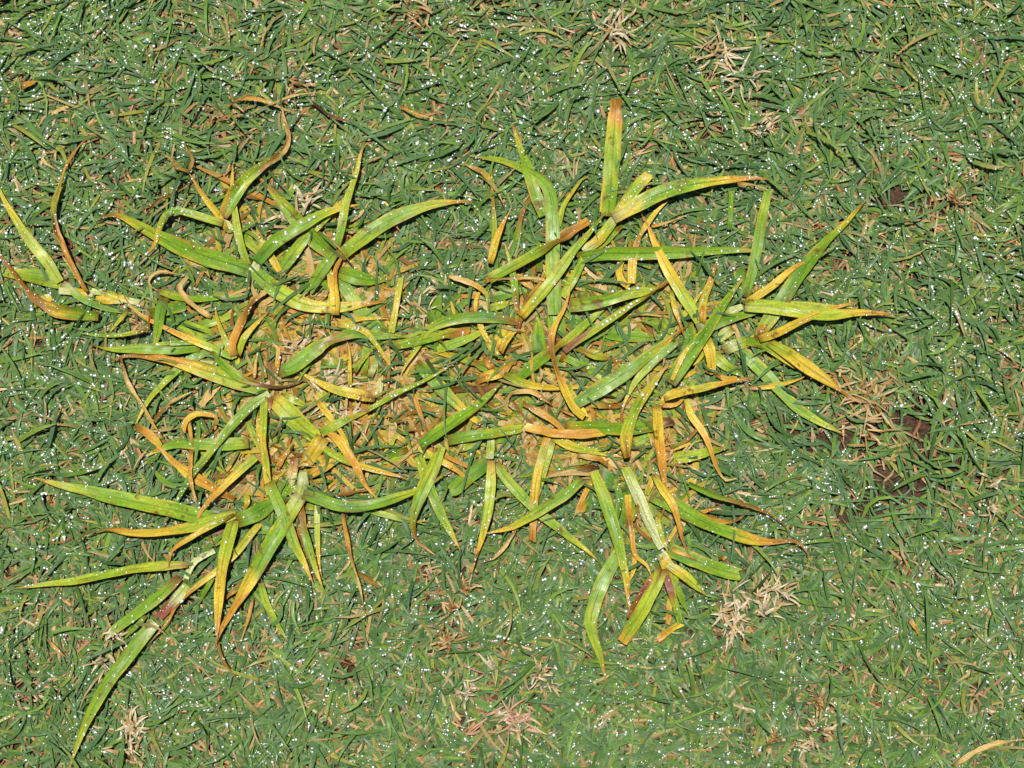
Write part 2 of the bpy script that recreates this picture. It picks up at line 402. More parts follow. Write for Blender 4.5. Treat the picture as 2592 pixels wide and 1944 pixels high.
LEAF_TOPS = []          # (points, side vectors) kept for dew
NU = np.array([-1, -.55, 0, .55, 1.0])
def leaf_mesh(tile, level, width, cols, pts, flags, origin):
    ox, oy = TILE[tile]
    pp = [(ox + a * TS, oy + b * TS) for a, b in pts]
    _, plen = spline(pp, 8)
    rows = int(np.clip(plen / 14, 7, 26))
    c2, plen = spline(pp, rows)
    t = np.linspace(0, 1, rows)
    top = .0065 + .0019 * level
    z = top * (0.78 + .22 * np.sin(np.pi * np.clip(t * 1.15 + .1, 0, 1)) ** .8)
    z = z + (random.uniform(-.001, .001)) * np.sin(t * 5 + random.random() * 6)
    z = np.maximum(z, .0068 + .0006 * level) if level >= 3 else np.maximum(z, .004)
    P = px2w(c2[:, 0], c2[:, 1], z)
    W = width * TS * SPAN / PXW * .5
    if 'B' in flags:      # cut or torn end
        prof = (.88 + .12 * np.clip(t / .3, 0, 1)) * np.clip(1 - .18 * t ** 4, .1, 1)
    elif 'S' in flags:    # sheath or stalk
        prof = 1 - .12 * np.cos(t * 6.28)
    else:
        prof = (.74 + .26 * np.clip(t / .2, 0, 1)) * np.clip(1 - t ** 2.1, .0, 1) ** .9 + .06
    dead = sum(cols.count(k) for k in 'tbd') / len(cols)
    ph = random.random() * 6
    dcode = np.array([{'t': 1., 'b': 1., 'd': 1., 'o': .45, 'r': .2}.get(k, 0.) for k in cols if k in PAL])
    dw = np.interp(t, np.linspace(0, 1, len(dcode)), dcode) if len(dcode) > 1 else np.full(rows, dcode[0])
    if 'S' not in flags and 'B' not in flags:
        prof = prof * (1 - .34 * dw)
    prof = prof * (1 + .16 * dw * np.sin(t * 31 + ph)) * (1 + (.05 + .14 * dead) * np.sin(t * (5 + plen / 60) + ph) + .03 * np.sin(t * 23 + ph))
    w = W * prof
    T = np.gradient(P, axis=0); T /= np.linalg.norm(T, axis=1)[:, None]
    side = np.stack([-T[:, 1], T[:, 0], np.zeros(rows)], -1); side /= np.linalg.norm(side, axis=1)[:, None]
    nrm = np.cross(T, side)
    nrm *= np.sign(nrm[:, 2:3] + 1e-9)
    roll = random.uniform(-.3, .3) + (.2 + .5 * dead) * np.sin(t * random.uniform(2, 5) + ph) + .5 * dw * np.sin(t * random.uniform(8, 16) + ph)
    keel = random.choice([.06, .1, .16, .24, -.1]) + .25 * dead
    if 'S' in flags: keel = -.35
    sd_ = side * np.cos(roll)[:, None] + nrm * np.sin(roll)[:, None]
    nn = nrm * np.cos(roll)[:, None] - side * np.sin(roll)[:, None]
    cg = np.array([PAL[k] for k in cols if k in PAL])
    s = np.linspace(0, 1, len(cg)) if len(cg) > 1 else np.array([0.])
    V = np.zeros((rows, 5, 3)); C = np.zeros((rows, 5, 3)); UV = np.zeros((rows, 5, 2))
    vo = random.random() * 7
    edge_ph = random.random() * 50
    ecol = random.choice(['oy', 'yb', 'bo', 'yy', 'by'])
    for k, u in enumerate(NU):
        jag = 0
        ripple = .08 * dead * np.sin(t * 17 + u * 2 + ph)
        V[:, k] = P + sd_ * (w * u)[:, None] + nn * (w * (keel * (abs(u) if 'S' not in flags else u * u) + ripple))[:, None]
        if 'B' in flags:
            V[-1, k] += T[-1] * W * random.uniform(-.35, .35)
        tt = np.clip(t + random.uniform(-.07, .07) + .1 * (N1(t * plen, np.full(rows, k * 31 + edge_ph), 26) - .5), 0, 1)
        for j in range(3):
            C[:, k, j] = np.interp(tt, s, cg[:, j])
        if abs(u) == 1 and 'S' not in flags:
            e = np.clip((N3(t * plen, np.full(rows, u * 40 + edge_ph), 22) - .45) * 2.6, 0, .8)[:, None]
            C[:, k] = C[:, k] * (1 - e) + e * PAL[ecol[u > 0]] * .85
        UV[:, k, 0] = (u + 1) / 2; UV[:, k, 1] = t * plen * SPAN / PXW + vo
    if random.random() < .6 and 'S' not in flags:      # brown joint where the blade leaves its sheath
        jw = np.clip(1 - t * plen / random.uniform(10, 26), 0, 1)[:, None, None] * .8
        C = C * (1 - jw) + jw * PAL['b'] * .6
    C *= 1.1
    tone = (1 + .1 * (N2(t * plen, np.full(rows, edge_ph), 40) - .5)) * random.uniform(.92, 1.06)
    C *= tone[:, None, None]
    th = .00016 + (0.0 if 'S' not in flags else W * .25)
    LO = V - nn[:, None, :] * th
    LO[:, 0] = V[:, 0]; LO[:, -1] = V[:, -1]
    VV = np.concatenate([V.reshape(-1, 3), LO.reshape(-1, 3)]) - np.array(origin)
    CC = np.concatenate([C.reshape(-1, 3)] * 2); UU = np.concatenate([UV.reshape(-1, 2)] * 2)
    o2 = rows * 5; F = []
    for i in range(rows - 1):
        for k in range(4):
            a = i * 5 + k
            F.append((a, a + 5, a + 6, a + 1)); F.append((o2 + a, o2 + a + 1, o2 + a + 6, o2 + a + 5))
    LEAF_TOPS.append((P, sd_ * w[:, None], nn, keel * w, dead, level))
    return mesh_np('leaf', VV, np.array(F), CC, UU), dead

def stem_mesh(p0, p1, r, cA, cB, sides=8, rows=5):
    p0, p1 = np.array(p0), np.array(p1); d = p1 - p0; L = np.linalg.norm(d); d /= L
    a = np.cross(d, [0, 0, 1.0]);
    if np.linalg.norm(a) < 1e-4: a = np.array([1.0, 0, 0])
    a /= np.linalg.norm(a); b = np.cross(d, a)
    V, C, UV = [], [], []
    for i in range(rows):
        t = i / (rows - 1)
        rr = r * (1.15 - .35 * t) * (1.0 + .18 * math.sin(t * 9))
        for k in range(sides):
            q = 2 * math.pi * k / sides
            V.append(p0 + d * L * t + (a * math.cos(q) + b * math.sin(q)) * rr)
            C.append(cA * (1 - t) + cB * t); UV.append((k / sides, t * L))
    F = [(i * sides + k, i * sides + (k + 1) % sides, (i + 1) * sides + (k + 1) % sides, (i + 1) * sides + k) for i in range(rows - 1) for k in range(sides)]
    top = (rows - 1) * sides
    F += [(top + k, top + k + 1, top + 8 - 2 - k, top + 8 - 1 - k) for k in range(3)]
    return mesh_np('stem', np.array(V), np.array(F), np.array(C), np.array(UV))

SHOOTS = """
@ A 430 1450 | creeping pale-stalked weed shoot running out of the lawn towards the clump, with brown curling leaves
A 3 75 lllyl 420,1420 330,1280 200,1120 90,950 20,830 -20,720
A 5 56 bobodlbobb 600,1490 540,1380 490,1280 440,1160 390,1060 375,900 410,780 450,650 490,560 560,460 640,395 672,380
A 1 112 lglg 430,1430 340,1400 200,1375 0,1355 -80,1335
E 4 105 ggybbbbb 690,550 500,525 380,505 280,455 200,380 130,290 50,190 0,130 -40,80
E 0 70 yyoo 360,420 240,470 130,530
E 2 50 pgGgg 440,320 560,420 680,480 800,515 940,535
E 2 52 ppyyp 410,375 560,380 650,395 S
E 1 46 plypb 640,380 780,400 900,440 1010,465 S
E 1 55 yyp 670,440 860,440 S
@ E 1080 540 | weed shoot of flat green leaves with one crinkled tan leaf looped back on itself
E 4 75 Ggl 1150,420 1120,540 1100,680 1070,805
E 2 92 GgG 1050,535 1200,495 1300,475 B
E 2 60 lggl 1115,380 1250,420 1400,432 1560,420 1695,410
E 4 62 ttttttt 1480,560 1380,500 1290,420 1258,340 1312,272 1220,260 1130,240 1060,270 1040,330 1095,372
E 1 105 glgg 1495,705 1350,645 1230,600 1110,572
E 1 60 gll 1390,620 1560,572 1685,522
E 3 40 bblggl 1050,550 1035,600 1040,645 950,668 820,687 680,687 558,670
E 2 30 lly 890,520 830,590 768,668
E 3 78 gggglb 1400,775 1200,785 1000,782 830,787 720,777 630,748
E 4 34 lglg 1400,735 1250,740 1100,750 950,768
@ E 1645 850 | weed shoot with a twisted orange-brown leaf standing over yellow ones
E 4 50 glyooob 1620,842 1450,762 1280,692 1150,632 1030,572 920,490 858,395
E 4 45 llyb 1640,850 1580,720 1530,600 1500,465
E 5 85 ooobbttt 1640,830 1630,750 1670,640 1720,540 1780,450 1860,380 1950,330 2035,318
E 4 45 llyyb 1670,830 1700,720 1760,640 1830,570 1882,518
E 2 35 ob 1640,820 1600,660 1570,580
E 2 60 gggllyy 1480,790 1350,850 1240,930 1130,1040 1050,1130 990,1230 952,1305
E 1 62 lp 1365,885 1440,890 1535,905 B
E 1 50 pl 1490,795 1565,752 B
E 1 40 ly 1660,920 1655,850 1640,790 S
@ E 1890 1090 | weed shoot with the longest yellow-green leaf tapering into a brown hooked tip
E 4 110 glllyoobb 1870,1080 1700,1022 1550,972 1400,922 1250,880 1100,845 960,830 850,837 778,872
E 5 62 Gggbddb 1480,800 1550,885 1650,965 1760,1015 1870,1042 1960,1050 2050,1030 2135,998
E 5 64 pggglGgGb 1885,1095 1760,1180 1640,1300 1530,1430 1430,1560 1350,1655 1270,1790 1190,1940 1150,2000 1130,2085
F 4 130 yllll 250,1130 350,1220 450,1320 565,1405 B
F 4 108 yyyo 600,1400 550,1480 485,1572 B
F 5 100 GgggbgGggb 290,955 400,900 500,820 620,740 740,690 850,668 960,690 1100,695 1212,702
F 5 36 oot 280,960 285,880 290,780 B
F 3 30 ot 200,985 180,900 160,850
F 2 60 gllg 300,1110 420,1150 530,1205
F 4 40 brtt 245,1110 222,1190 240,1255
F 5 58 lllylyl 190,1120 185,1280 180,1440 200,1560 212,1690 228,1800 B
F 3 42 yyly 150,1230 155,1350 150,1450 200,1570
F 2 45 gly 80,1290 120,1400 160,1500
I 5 85 lggglyo 225,470 290,620 350,760 400,900 460,1020 532,1178
@ A 1750 1390 | weed shoot with one broad bright green leaf hooked brown at the tip
A 4 128 GgggggLlob 1740,1335 1600,1290 1450,1245 1280,1180 1130,1110 980,1030 870,970 790,950 690,967
A 4 55 glllyo 1740,1300 1690,1180 1660,1050 1640,900 1625,750 1630,590
B 6 95 Gggglyo 140,1275 250,1150 360,1080 480,1010 600,945 720,905 852,878
A 3 35 lo 1540,1210 1520,1130 1508,1055
A 3 62 ppp 1805,1275 1770,1350 1745,1425 S
B 4 110 ggllylyob 110,1330 230,1440 350,1520 470,1575 600,1598 750,1594 900,1573 1045,1558
F 3 35 yyyo 690,612 800,585 900,570 1068,572
A 1 60 gly 1700,1100 1800,1200 1850,1230 B
@ A 1600 1050 | weed shoot with an upright yellow leaf and a thin leaf arching over like a hoop
A 4 50 yyyoo 1590,1060 1520,940 1440,840 1380,750 1318,648
A 5 56 tbtt 1320,645 1230,620 1200,560 1222,445
A 5 44 tbt 1310,635 1352,570 1310,490 1285,425
A 3 58 lpp 1622,1075 1590,1030 1560,985 S
A 6 55 lllgGlyob 1560,1010 1430,970 1300,932 1220,920 1160,950 1120,1030 1090,1140 1040,1210 978,1262
A 5 92 ogglgbbtbtt 1560,965 1620,840 1700,720 1790,640 1900,560 1980,500 2020,400 1990,280 1965,140
B 3 110 gggglbo 665,1235 560,1140 430,1000 320,870 220,760 128,662
B 3 80 gglgllyb 300,1350 380,1240 480,1110 600,990 700,900 765,805
B 3 55 yyyo 300,1345 230,1230 160,1120 98,1048
B 2 40 tp 300,1345 330,1400 B
@ B 690 1230 | weed shoot with a long clean green leaf laid beside a yellow upright one
B 5 105 glgggllob 720,1240 830,1150 950,1060 1080,980 1200,930 1350,882 1500,860 1650,855
B 4 85 ggg 690,1200 620,1300 560,1390 505,1485 B
F 2 92 gglggG 700,270 780,390 870,520 960,610 1025,665 B
F 5 75 yyyoobb 690,545 690,440 680,330 690,240 730,150 785,85
B 5 58 gglllyb 700,1180 735,1020 760,880 800,760 840,640 860,540 897,432
B 6 20 bttb 820,1320 740,1210 670,1120 720,1030 855,940
F 3 105 ggggb 710,245 800,270 930,300 1075,298
F 2 40 gg 590,290 620,350 640,410
F 3 40 lyl 640,200 660,400 640,520 B
@ F 1060 1080 | straw-coloured heart of the clump where dead sheaths meet
F 3 45 lyl 1080,670 1110,500 1147,285 B
F 5 46 ylylyyo 700,612 800,625 900,665 980,760 1040,850 1115,955
F 5 75 byylyyyo 965,1135 830,1100 720,1080 620,1040 520,990 440,948
F 6 40 llglgllb 900,1220 1020,1150 1150,1080 1280,1020 1380,970 1510,888
F 3 40 obtbt 1060,1045 1060,850 1052,720 1050,600
F 4 30 lyyt 790,1060 790,920 790,800 768,728
F 1 55 lgl 890,965 900,830 912,715 B
F 3 40 gly 820,950 870,870 945,800
F 2 45 gglb 590,870 700,900 775,955
F 3 35 tt 118,985 140,840 175,715
F 4 66 glgly 590,1370 700,1310 800,1262 920,1220
F 2 132 tbtb 1080,1230 1180,1300 1262,1378 B
F 1 70 bbt 1180,1260 1280,1210 1420,1215 1500,1230
F 1 60 bdb 1480,1060 1650,1060 1820,1050 B
F 5 35 oobbt 1240,1100 1270,1200 1320,1330 1360,1420 1368,1512
F 3 26 ttb 500,1290 650,1225 790,1200 900,1205
F 4 26 oob 790,1180 800,1250 812,1345
F 1 80 lyl 580,1080 640,1170 705,1260 B
F 2 42 tpt 1000,1130 1000,1040 1010,960 B
F 3 60 obto 850,1110 950,1100 1010,1060 B
F 2 46 pl 930,980 960,900 970,830 B
@ F 640 1390 | weed shoot with a wilted orange leaf hanging from a yellow bent sheath
I 5 70 oyoooob 640,130 720,190 790,290 850,390 900,490 992,602
F 4 45 yyyyo 560,1150 620,1220 690,1310 750,1400 800,1500
I 4 55 lllyyob 600,230 720,300 850,350 980,390 1130,430 1205,462
I 3 70 yoyo 500,425 600,372 705,300 B
I 3 72 ptr 365,485 390,380 402,305 B
I 5 30 ttb 420,370 480,342 565,385
I 2 45 ooy 280,380 330,290 430,180
I 2 60 oyo 640,300 580,310 510,330
@ I 465 545 | weed shoot with a red-tinged stalk and a dark green leaf sweeping in an upturned arc
I 4 70 ppl 460,400 465,470 445,560 S
H 5 112 plgggyoob 2110,285 1980,490 1880,650 1780,825 1680,1000 1600,1130 1540,1240 1498,1375
I 6 82 GggGgglllb 460,555 580,592 700,632 830,645 980,622 1120,580 1260,530 1390,460 1508,368
I 4 66 rbbgglyo 450,570 455,700 480,850 520,990 560,1110 602,1215
I 2 60 tbb 430,650 440,800 480,960 505,1010
I 3 40 yllyo 560,600 560,750 565,900 575,1040 592,1135
I 2 45 bbt 660,575 850,540 1045,508
I 4 35 bobttb 740,690 770,850 800,1010 850,1160 880,1320 912,1465
I 2 40 glgo 900,665 1040,700 1180,740 1340,745
I 1 45 bb 840,1095 980,1205 B
I 1 45 gll 460,640 560,640 650,600
@ H 1690 430 | weed shoot with a broad long leaf tapering to a pale tip over turf
H 4 122 ggglgggllo 1500,455 1350,425 1200,385 1050,355 900,322 750,290 600,252 450,222 330,190 238,163
H 5 80 lllyyyobbb 1650,420 1500,462 1350,505 1200,532 1050,550 900,545 780,525 690,535 600,560 540,600 468,642
H 6 48 blyyobd 1640,420 1500,490 1350,572 1230,650 1190,710 1180,840
H 6 55 llyyooo 1790,20 1650,140 1540,250 1450,340 1390,430 1350,512
H 3 92 booyoob 1640,315 1480,225 1350,150 1250,80 1150,-10 1065,-100
H 6 38 ooootb 1340,-30 1330,130 1350,260 1370,340 1405,368
H 2 45 gGgb 1400,220 1280,225 1180,210 1100,140 1025,35
H 5 112 ggGg 1660,465 1780,420 1895,345 B
I 3 80 ggl 230,600 340,525 445,495 B
H 6 98 lllyyyob 1635,460 1590,620 1555,780 1535,950 1522,1150 1518,1325
H 3 50 ylyybob 1850,450 1760,550 1650,690 1500,830 1380,920 1240,1050 1180,1160 1100,1260 1025,1345
H 2 40 gg 1510,810 1450,930 1388,1055
H 2 45 ob 1695,900 1620,970 1560,1035
H 2 30 tot 1770,1000 1730,1180 1675,1335
H 2 50 glgl 1825,900 1860,1030 1930,1170 2015,1305
H 3 28 bbbl 1530,1320 1560,1440 1620,1520 1685,1625
H 3 45 lyo 1720,280 1730,340 1700,400
H 2 70 gGl 1860,560 1880,420 1890,380 B
@ H 1320 820 | low weed shoot with pale pinkish joints lying flat on the turf
H 4 76 tlllglllb 1315,775 1150,782 950,802 800,832 650,860 500,890 350,905 200,925 78,942
H 3 75 rggggg 1255,858 1130,980 1000,1080 880,1170 765,1255 B
H 3 72 lprr 1310,915 1180,1060 1110,1140 S
H 2 35 gg 1020,1130 940,1220 865,1292
H 4 95 pgggggllo 1085,1175 970,1315 880,1435 800,1535 720,1655 640,1800 560,1980 485,2190
H 2 46 ppp 1500,670 1380,730 1330,790 1300,870 S
H 2 60 pll 1480,620 1560,590 B
@ I 1260 220 | weed shoot with a leaf twisting into a tan thread below a brown joint
F 5 100 Ggggggb 1280,1462 1400,1372 1530,1282 1680,1182 1780,1092 1855,1015
I 3 60 bgg 1195,240 1120,265 1035,302
I 2 50 gll 1200,275 1120,310 1025,342
I 3 42 oly 1190,200 1110,142 1085,200 1025,265
I 3 50 yyyoob 1270,230 1370,290 1480,350 1580,420 1692,492
I 5 90 lllggbbt 1430,220 1380,350 1320,480 1270,600 1240,700 1235,790 1270,890 1385,982
I 4 80 llgggglyb 1275,290 1310,400 1370,560 1430,700 1500,830 1565,950
I 4 42 ylo 1420,300 1320,288 1245,335
@ I 1770 315 | weed shoot with a single yellow-tipped leaf hanging straight down from a pale stalk
I 5 70 yllllyooo 1780,320 1775,500 1755,680 1725,820 1685,960 1640,1108
J 3 72 glggggglyb -125,340 -50,450 50,560 170,680 280,765 400,865 520,955 615,1048
I 2 102 Ggg 1745,350 1620,435 1495,545 B
I 3 55 plp 1770,310 1772,240 1775,170 S
I 4 76 gggll 1475,180 1650,145 1800,130 1990,98 B
I 2 72 llp 1550,235 1620,205 1700,185 B
I 1 50 gg 1800,180 1860,175 1920,195
@ C 1240 990 | weed shoot with a tall stiff ragged-edged leaf cut square at the top
C 5 112 lgglgllob 1215,960 1232,750 1245,550 1258,350 1272,135 B
C 4 50 yyllbyo 1178,930 1192,780 1208,620 1222,480 1240,330 B
C 6 110 lyggglyob 1250,970 1400,890 1550,812 1700,760 1850,730 2000,710 2150,697 2240,692 2345,702
C 5 30 ott 2120,735 2230,740 2335,775
C 4 82 pylgly 1280,945 1370,815 1445,725 1500,668 B
C 4 72 plyp 1280,960 1235,1010 1150,1130 1040,1205 S
C 4 60 yyobyyo 1380,1430 1388,1260 1430,1110 1490,1010 1560,920 1645,845
C 6 78 yllllglgb 608,1665 720,1530 830,1400 900,1300 980,1190 1080,1080 1202,925
C 4 97 gggggggggo 1000,1252 1200,1222 1400,1220 1600,1216 1800,1210 2000,1200 2150,1197 2325,1207
C 6 82 lglgbbo 380,1400 530,1320 680,1240 830,1150 950,1070 1075,998 B
C 3 50 yyyl 1360,1455 1300,1400 1290,1320 1322,1240 B
C 2 35 yyo 1365,1435 1385,1340 1405,1240
C 4 60 llgl 895,1525 980,1380 1055,1228 B
C 1 100 gGg 1290,1010 1180,1120 1080,1200 B
C 3 30 ott 1520,1030 1640,1000 1760,955
@ C 830 1500 | weed shoot whose tall green leaf bends over sideways above a second upright leaf
C 4 105 gglgggggglgt 840,1650 832,1400 828,1250 825,1000 815,850 780,740 690,668 590,615 470,570 350,550 238,533
C 3 86 ggglgglyb 760,960 710,820 670,690 630,560 590,460 540,305
C 3 40 llyg 870,1030 900,900 960,800 1055,675
G 1 118 Gggg 590,700 570,550 560,430 545,300
G 1 60 Gg 450,200 460,100 470,40 B
C 1 48 gGg 730,1350 740,1250 770,1180
@ C 600 1600 | weed shoot at a brown joint with an orange dagger leaf and a long dry ribbon
C 5 60 yyoo 390,1290 430,1140 480,1010 532,918
C 4 40 yllbob 400,1230 420,1080 412,900 400,720 405,608
C 1 50 ggbbbb 550,1240 580,1080 620,920 680,820 750,680 802,568
C 6 55 obgggly 585,1640 575,1550 560,1430 530,1280 488,1148
C 5 55 obooyy 620,1625 660,1540 730,1450 775,1350 782,1255
C 6 42 ottttb 390,1402 560,1388 740,1400 860,1442 952,1440
C 4 50 ttoly 100,1382 240,1422 330,1470 372,1530 375,1640
C 1 70 Ggg 390,1535 560,1492 705,1460
C 3 62 lly 370,1605 470,1580 555,1568
C 3 70 too 700,1470 640,1420 545,1350
C 3 45 oyl 350,1420 400,1380 420,1350 B
C 2 30 oyo 290,1650 290,1550 340,1440
F 5 80 bGGgglllyy 1960,600 1850,570 1700,560 1560,570 1430,600 1340,650 1290,720 1250,790 1190,880 1148,958
F 4 76 lgglbo 1100,760 1250,732 1400,692 1530,672 1628,658 B
F 3 65 lglg 1400,792 1530,742 1660,692 1795,608
F 4 122 oyyy 1825,785 1880,685 1925,620 B
F 3 42 yyy 1690,590 1740,700 1815,805
F 1 92 GgG 1370,605 1400,480 1422,380
F 3 52 rblp 1960,640 1980,560 1985,480 S
@ G 170 920 | frayed brown stub with chopped yellow sheaths in the middle of the clump
F 3 76 ggblgyy 1795,935 1650,872 1520,832 1375,808
F 4 76 oyob 1835,952 1760,972 1675,995 B
F 3 96 Ggggyyo 1260,880 1340,960 1430,1060 1530,1160 1640,1260 1755,1345
G 4 56 glyyyyo 210,960 350,1020 500,1050 650,1050 825,1052
G 2 102 Ggl 455,815 452,700 440,555
G 4 90 Gggblgll 305,1000 430,885 570,782 680,700 780,610 870,530 965,448
G 5 50 tottbtt 550,1170 430,1090 330,1080 250,1100 240,1180 315,1212
G 5 68 btooob 340,1160 450,1220 560,1290 640,1370 705,1435
G 5 26 oot 400,840 410,960 430,1050 455,1145
G 5 32 tto 450,890 472,970 435,1060
G 7 66 yyyobboyoot 770,1262 700,1200 640,1085 590,970 555,850 540,720 570,610 630,500 665,400 677,328
G 3 66 lyllyo 540,1390 700,1470 850,1500 1045,1542
G 4 55 bobd 140,940 100,860 130,820 B
G 3 70 tob 170,980 230,900 280,850 B
G 3 60 yly 100,720 130,780 160,830 B
G 3 75 lyy 640,1050 700,1150 770,1270 B
@ G 640 800 | red-based weed leaf pair beaded with large drops and bending into brown tips
G 6 56 rrlllllbbb 630,798 750,712 870,632 990,552 1090,482 1200,420 1300,350 1370,270 1412,208
C 6 88 lgggllbbb 945,1592 1100,1568 1250,1535 1380,1500 1480,1485 1570,1460 1640,1400 1692,1318
G 1 92 Gggg 850,645 1000,682 1200,702 1410,690
G 1 62 Gg 630,600 800,622 960,645
G 2 70 gblbbo 690,770 830,820 960,860 1110,895
G 2 66 gggl 640,840 760,900 900,980 B
G 1 60 Gg 780,640 640,520 540,470 B
G 2 55 bog 600,870 680,770 760,690
@ G 1580 620 | fan-shaped weed shoot of stiff green leaves with one yellow-edged leaf raised like a blade
C 5 85 lllyyyob 1855,1700 1750,1530 1660,1380 1590,1250 1530,1120 1490,1020 1448,945
G 4 62 yylyobb 1595,590 1605,450 1655,310 1715,120
G 3 40 ylo 1440,580 1530,470 1610,360
G 5 56 yob 1600,605 1602,520 1590,445
G 6 105 GggGgggo 1375,1025 1450,900 1540,772 1640,642 1720,510 1800,395 1880,292
G 7 30 yyly 1385,1000 1480,800 1600,650 1695,552
G 4 86 GgGgG 1560,645 1700,602 1850,552 2010,528
G 3 76 lyyyb 1620,700 1650,800 1662,900 1640,960 B
G 2 76 glgg 1655,800 1760,900 1890,980
G 5 106 Gggggglob 715,1165 850,1080 980,1000 1100,920 1220,830 1330,745 1420,675 1500,618
G 4 60 gggllyb 1440,720 1300,830 1170,960 1100,1060 1050,1170 1032,1245
G 4 38 lyob 1380,370 1400,480 1440,600 1475,710
G 2 82 lpl 1810,635 1720,710 B
G 1 75 gGg 1500,600 1510,700 1480,820 B
G 1 60 glG 1300,560 1360,640 1400,700
G 1 60 ly 1600,770 1570,850 1530,900
G 0 80 Gg 1850,230 1870,350 1830,440
@ D 790 1140 | weed shoot with a long straight green leaf crossing a brown-spotted yellow one
D 4 108 blgGgGgglyb 880,1245 960,1130 1050,1000 1150,840 1260,700 1360,580 1470,480 1560,380 1642,288
D 5 56 yyyyob 790,1015 900,950 1000,880 1090,800 1180,740 1305,712
D 6 96 llllllyob 790,1030 950,1040 1100,1062 1250,1090 1400,1100 1560,1085 1700,1085 1865,1097
D 3 50 lllo 900,1020 1150,1025 1400,1040 1585,1050
D 7 60 yyyyyoob 890,1268 1000,1232 1120,1172 1230,1120 1350,1070 1480,1030 1595,1003
D 5 98 llyyyybbo 955,1288 1080,1360 1180,1430 1300,1512 1400,1582 1510,1660 1605,1715
D 4 70 gglyyo 800,1280 920,1302 1050,1392 1180,1480 1260,1515
D 3 86 lpll 640,1350 720,1310 860,1268 B
D 3 52 lpp 650,1092 770,1035 S
D 2 90 Gggggggllb 744,1333 844,1423 944,1523 1044,1633 1150,1740 1300,1840 1505,1942
D 2 72 Ggggglg 795,975 840,800 880,600 910,420 955,222 B
D 3 30 oo 865,945 872,880
D 2 40 oyyo 820,1610 1000,1592 1150,1555 1225,1520
D 3 36 Gggg 680,500 690,330 685,230 B
D 4 50 dob 870,1260 920,1180 1000,1130 B
@ J 790 300 | folded two-toned weed leaf lying across orange leaves, its dark end frayed
G 5 97 ygggggbd 640,1330 800,1330 950,1342 1100,1335 1250,1312 1390,1285 B
G 6 62 yooooy 920,1362 750,1378 560,1372 450,1348 355,1328 B
G 7 90 byllgylob 1072,1545 1065,1400 1100,1280 1150,1170 1220,1070 1300,960 1365,885
J 5 86 yyyooooobb 1000,-60 1010,60 1020,200 1040,350 1055,480 1060,620 1035,715
J 5 50 lyyyoooott 1210,-110 1240,0 1320,110 1370,220 1410,340 1450,420 1490,460 1568,440
G 7 56 yyylyoob 1330,1132 1450,1090 1580,1060 1750,1020 1900,992 1975,978
G 4 40 yyy 1300,1182 1360,1100 1455,1048
J 4 60 olyyyoob 235,160 190,320 152,500 140,700 130,885 B
J 3 48 gllo 275,180 215,400 172,590
J 6 76 ggggllyyt 478,455 370,552 230,642 100,722 0,780 -80,805 -210,832
J 3 82 lllgb 1120,305 1280,282 1400,250 1510,235
J 3 30 yy 1100,245 1230,202 1315,178
J 4 35 gbbtt 1100,235 1220,170 1300,90 1360,70 1465,112
J 2 70 ttob 450,270 560,300 660,340 B
J 2 45 bd 450,370 600,360 B
J 2 60 got 520,600 450,700 B
J 2 45 yot 560,440 480,590 410,740
J 1 60 lgl 850,200 930,160 1000,140
J 1 40 tob 1180,380 1160,450
G 3 45 ybb 820,1170 920,1180 1040,1180 B
G 2 40 bbo 1040,1320 1040,1200 1110,1110
G 4 40 ooy 1320,1180 1420,1170 1480,1110
G 4 36 oyo 1700,960 1760,990 1840,990 B
G 3 30 bob 580,1190 700,1250 830,1310
@ J 1050 1020 | weed shoot with a glossy white stalk, a crimson-streaked base and a thick cut leaf stub
J 4 76 lppppp 780,370 880,600 960,780 1045,930 S
J 4 84 pyyy 1030,970 1080,1060 1140,1160 S
J 5 85 llgggglyoo 560,400 620,540 680,720 730,880 760,1020 790,1150 800,1280 822,1405
J 3 102 gggglglgob 745,960 660,1100 600,1230 560,1350 540,1450 560,1560 600,1670 622,1760 655,1890
J 5 106 ggggggyobbb 960,560 1100,620 1250,710 1400,780 1560,840 1700,880 1830,890 1950,880 2020,920 2072,992
J 6 55 lyyoobb 980,420 1040,520 1110,620 1150,740 1190,900 1245,1005
J 5 52 yobooyo 800,560 810,700 830,840 850,980 930,1050 965,1135
J 5 45 gGGgb 720,450 740,600 720,740 688,845
J 1 102 GGg 600,395 680,470 745,565
J 1 112 GgGg 780,500 800,640 790,800 765,930
J 3 102 gGgggl 1090,945 1250,1010 1400,1070 1585,1122 B
J 4 34 yobb 1100,940 1250,1000 1360,1062
J 5 76 pyllb 1080,1050 1200,1130 1290,1210 1355,1272
J 5 50 rrrlgg 1050,1080 1090,1200 1130,1320 1165,1455 B
J 4 50 lgg 1110,1100 1160,1250 1222,1395
J 6 100 bllllgo 1042,1080 970,1230 890,1380 762,1585 B
J 6 44 orrbr 985,1120 920,1210 850,1335 800,1420 B
J 2 40 yo 1095,1270 1088,1370 1078,1465 B
J 2 55 yyot 1185,1452 1100,1500 1008,1572 B
J 2 40 oyo 845,960 840,1080 798,1185
J 5 46 GggbbbbB 1230,480 1400,560 1560,610 1720,660 1830,720 1910,790 1922,855
J 4 30 yoo 1280,692 1400,660 1465,665
J 5 56 gobb 1300,692 1430,740 1550,740 1655,668
J 3 70 lGg 830,420 880,560 950,680
J 3 40 lyy 930,560 960,450 900,420
J 4 40 lbo 830,740 880,620 910,550
J 4 34 yly 1000,700 1040,860 1080,960
"""

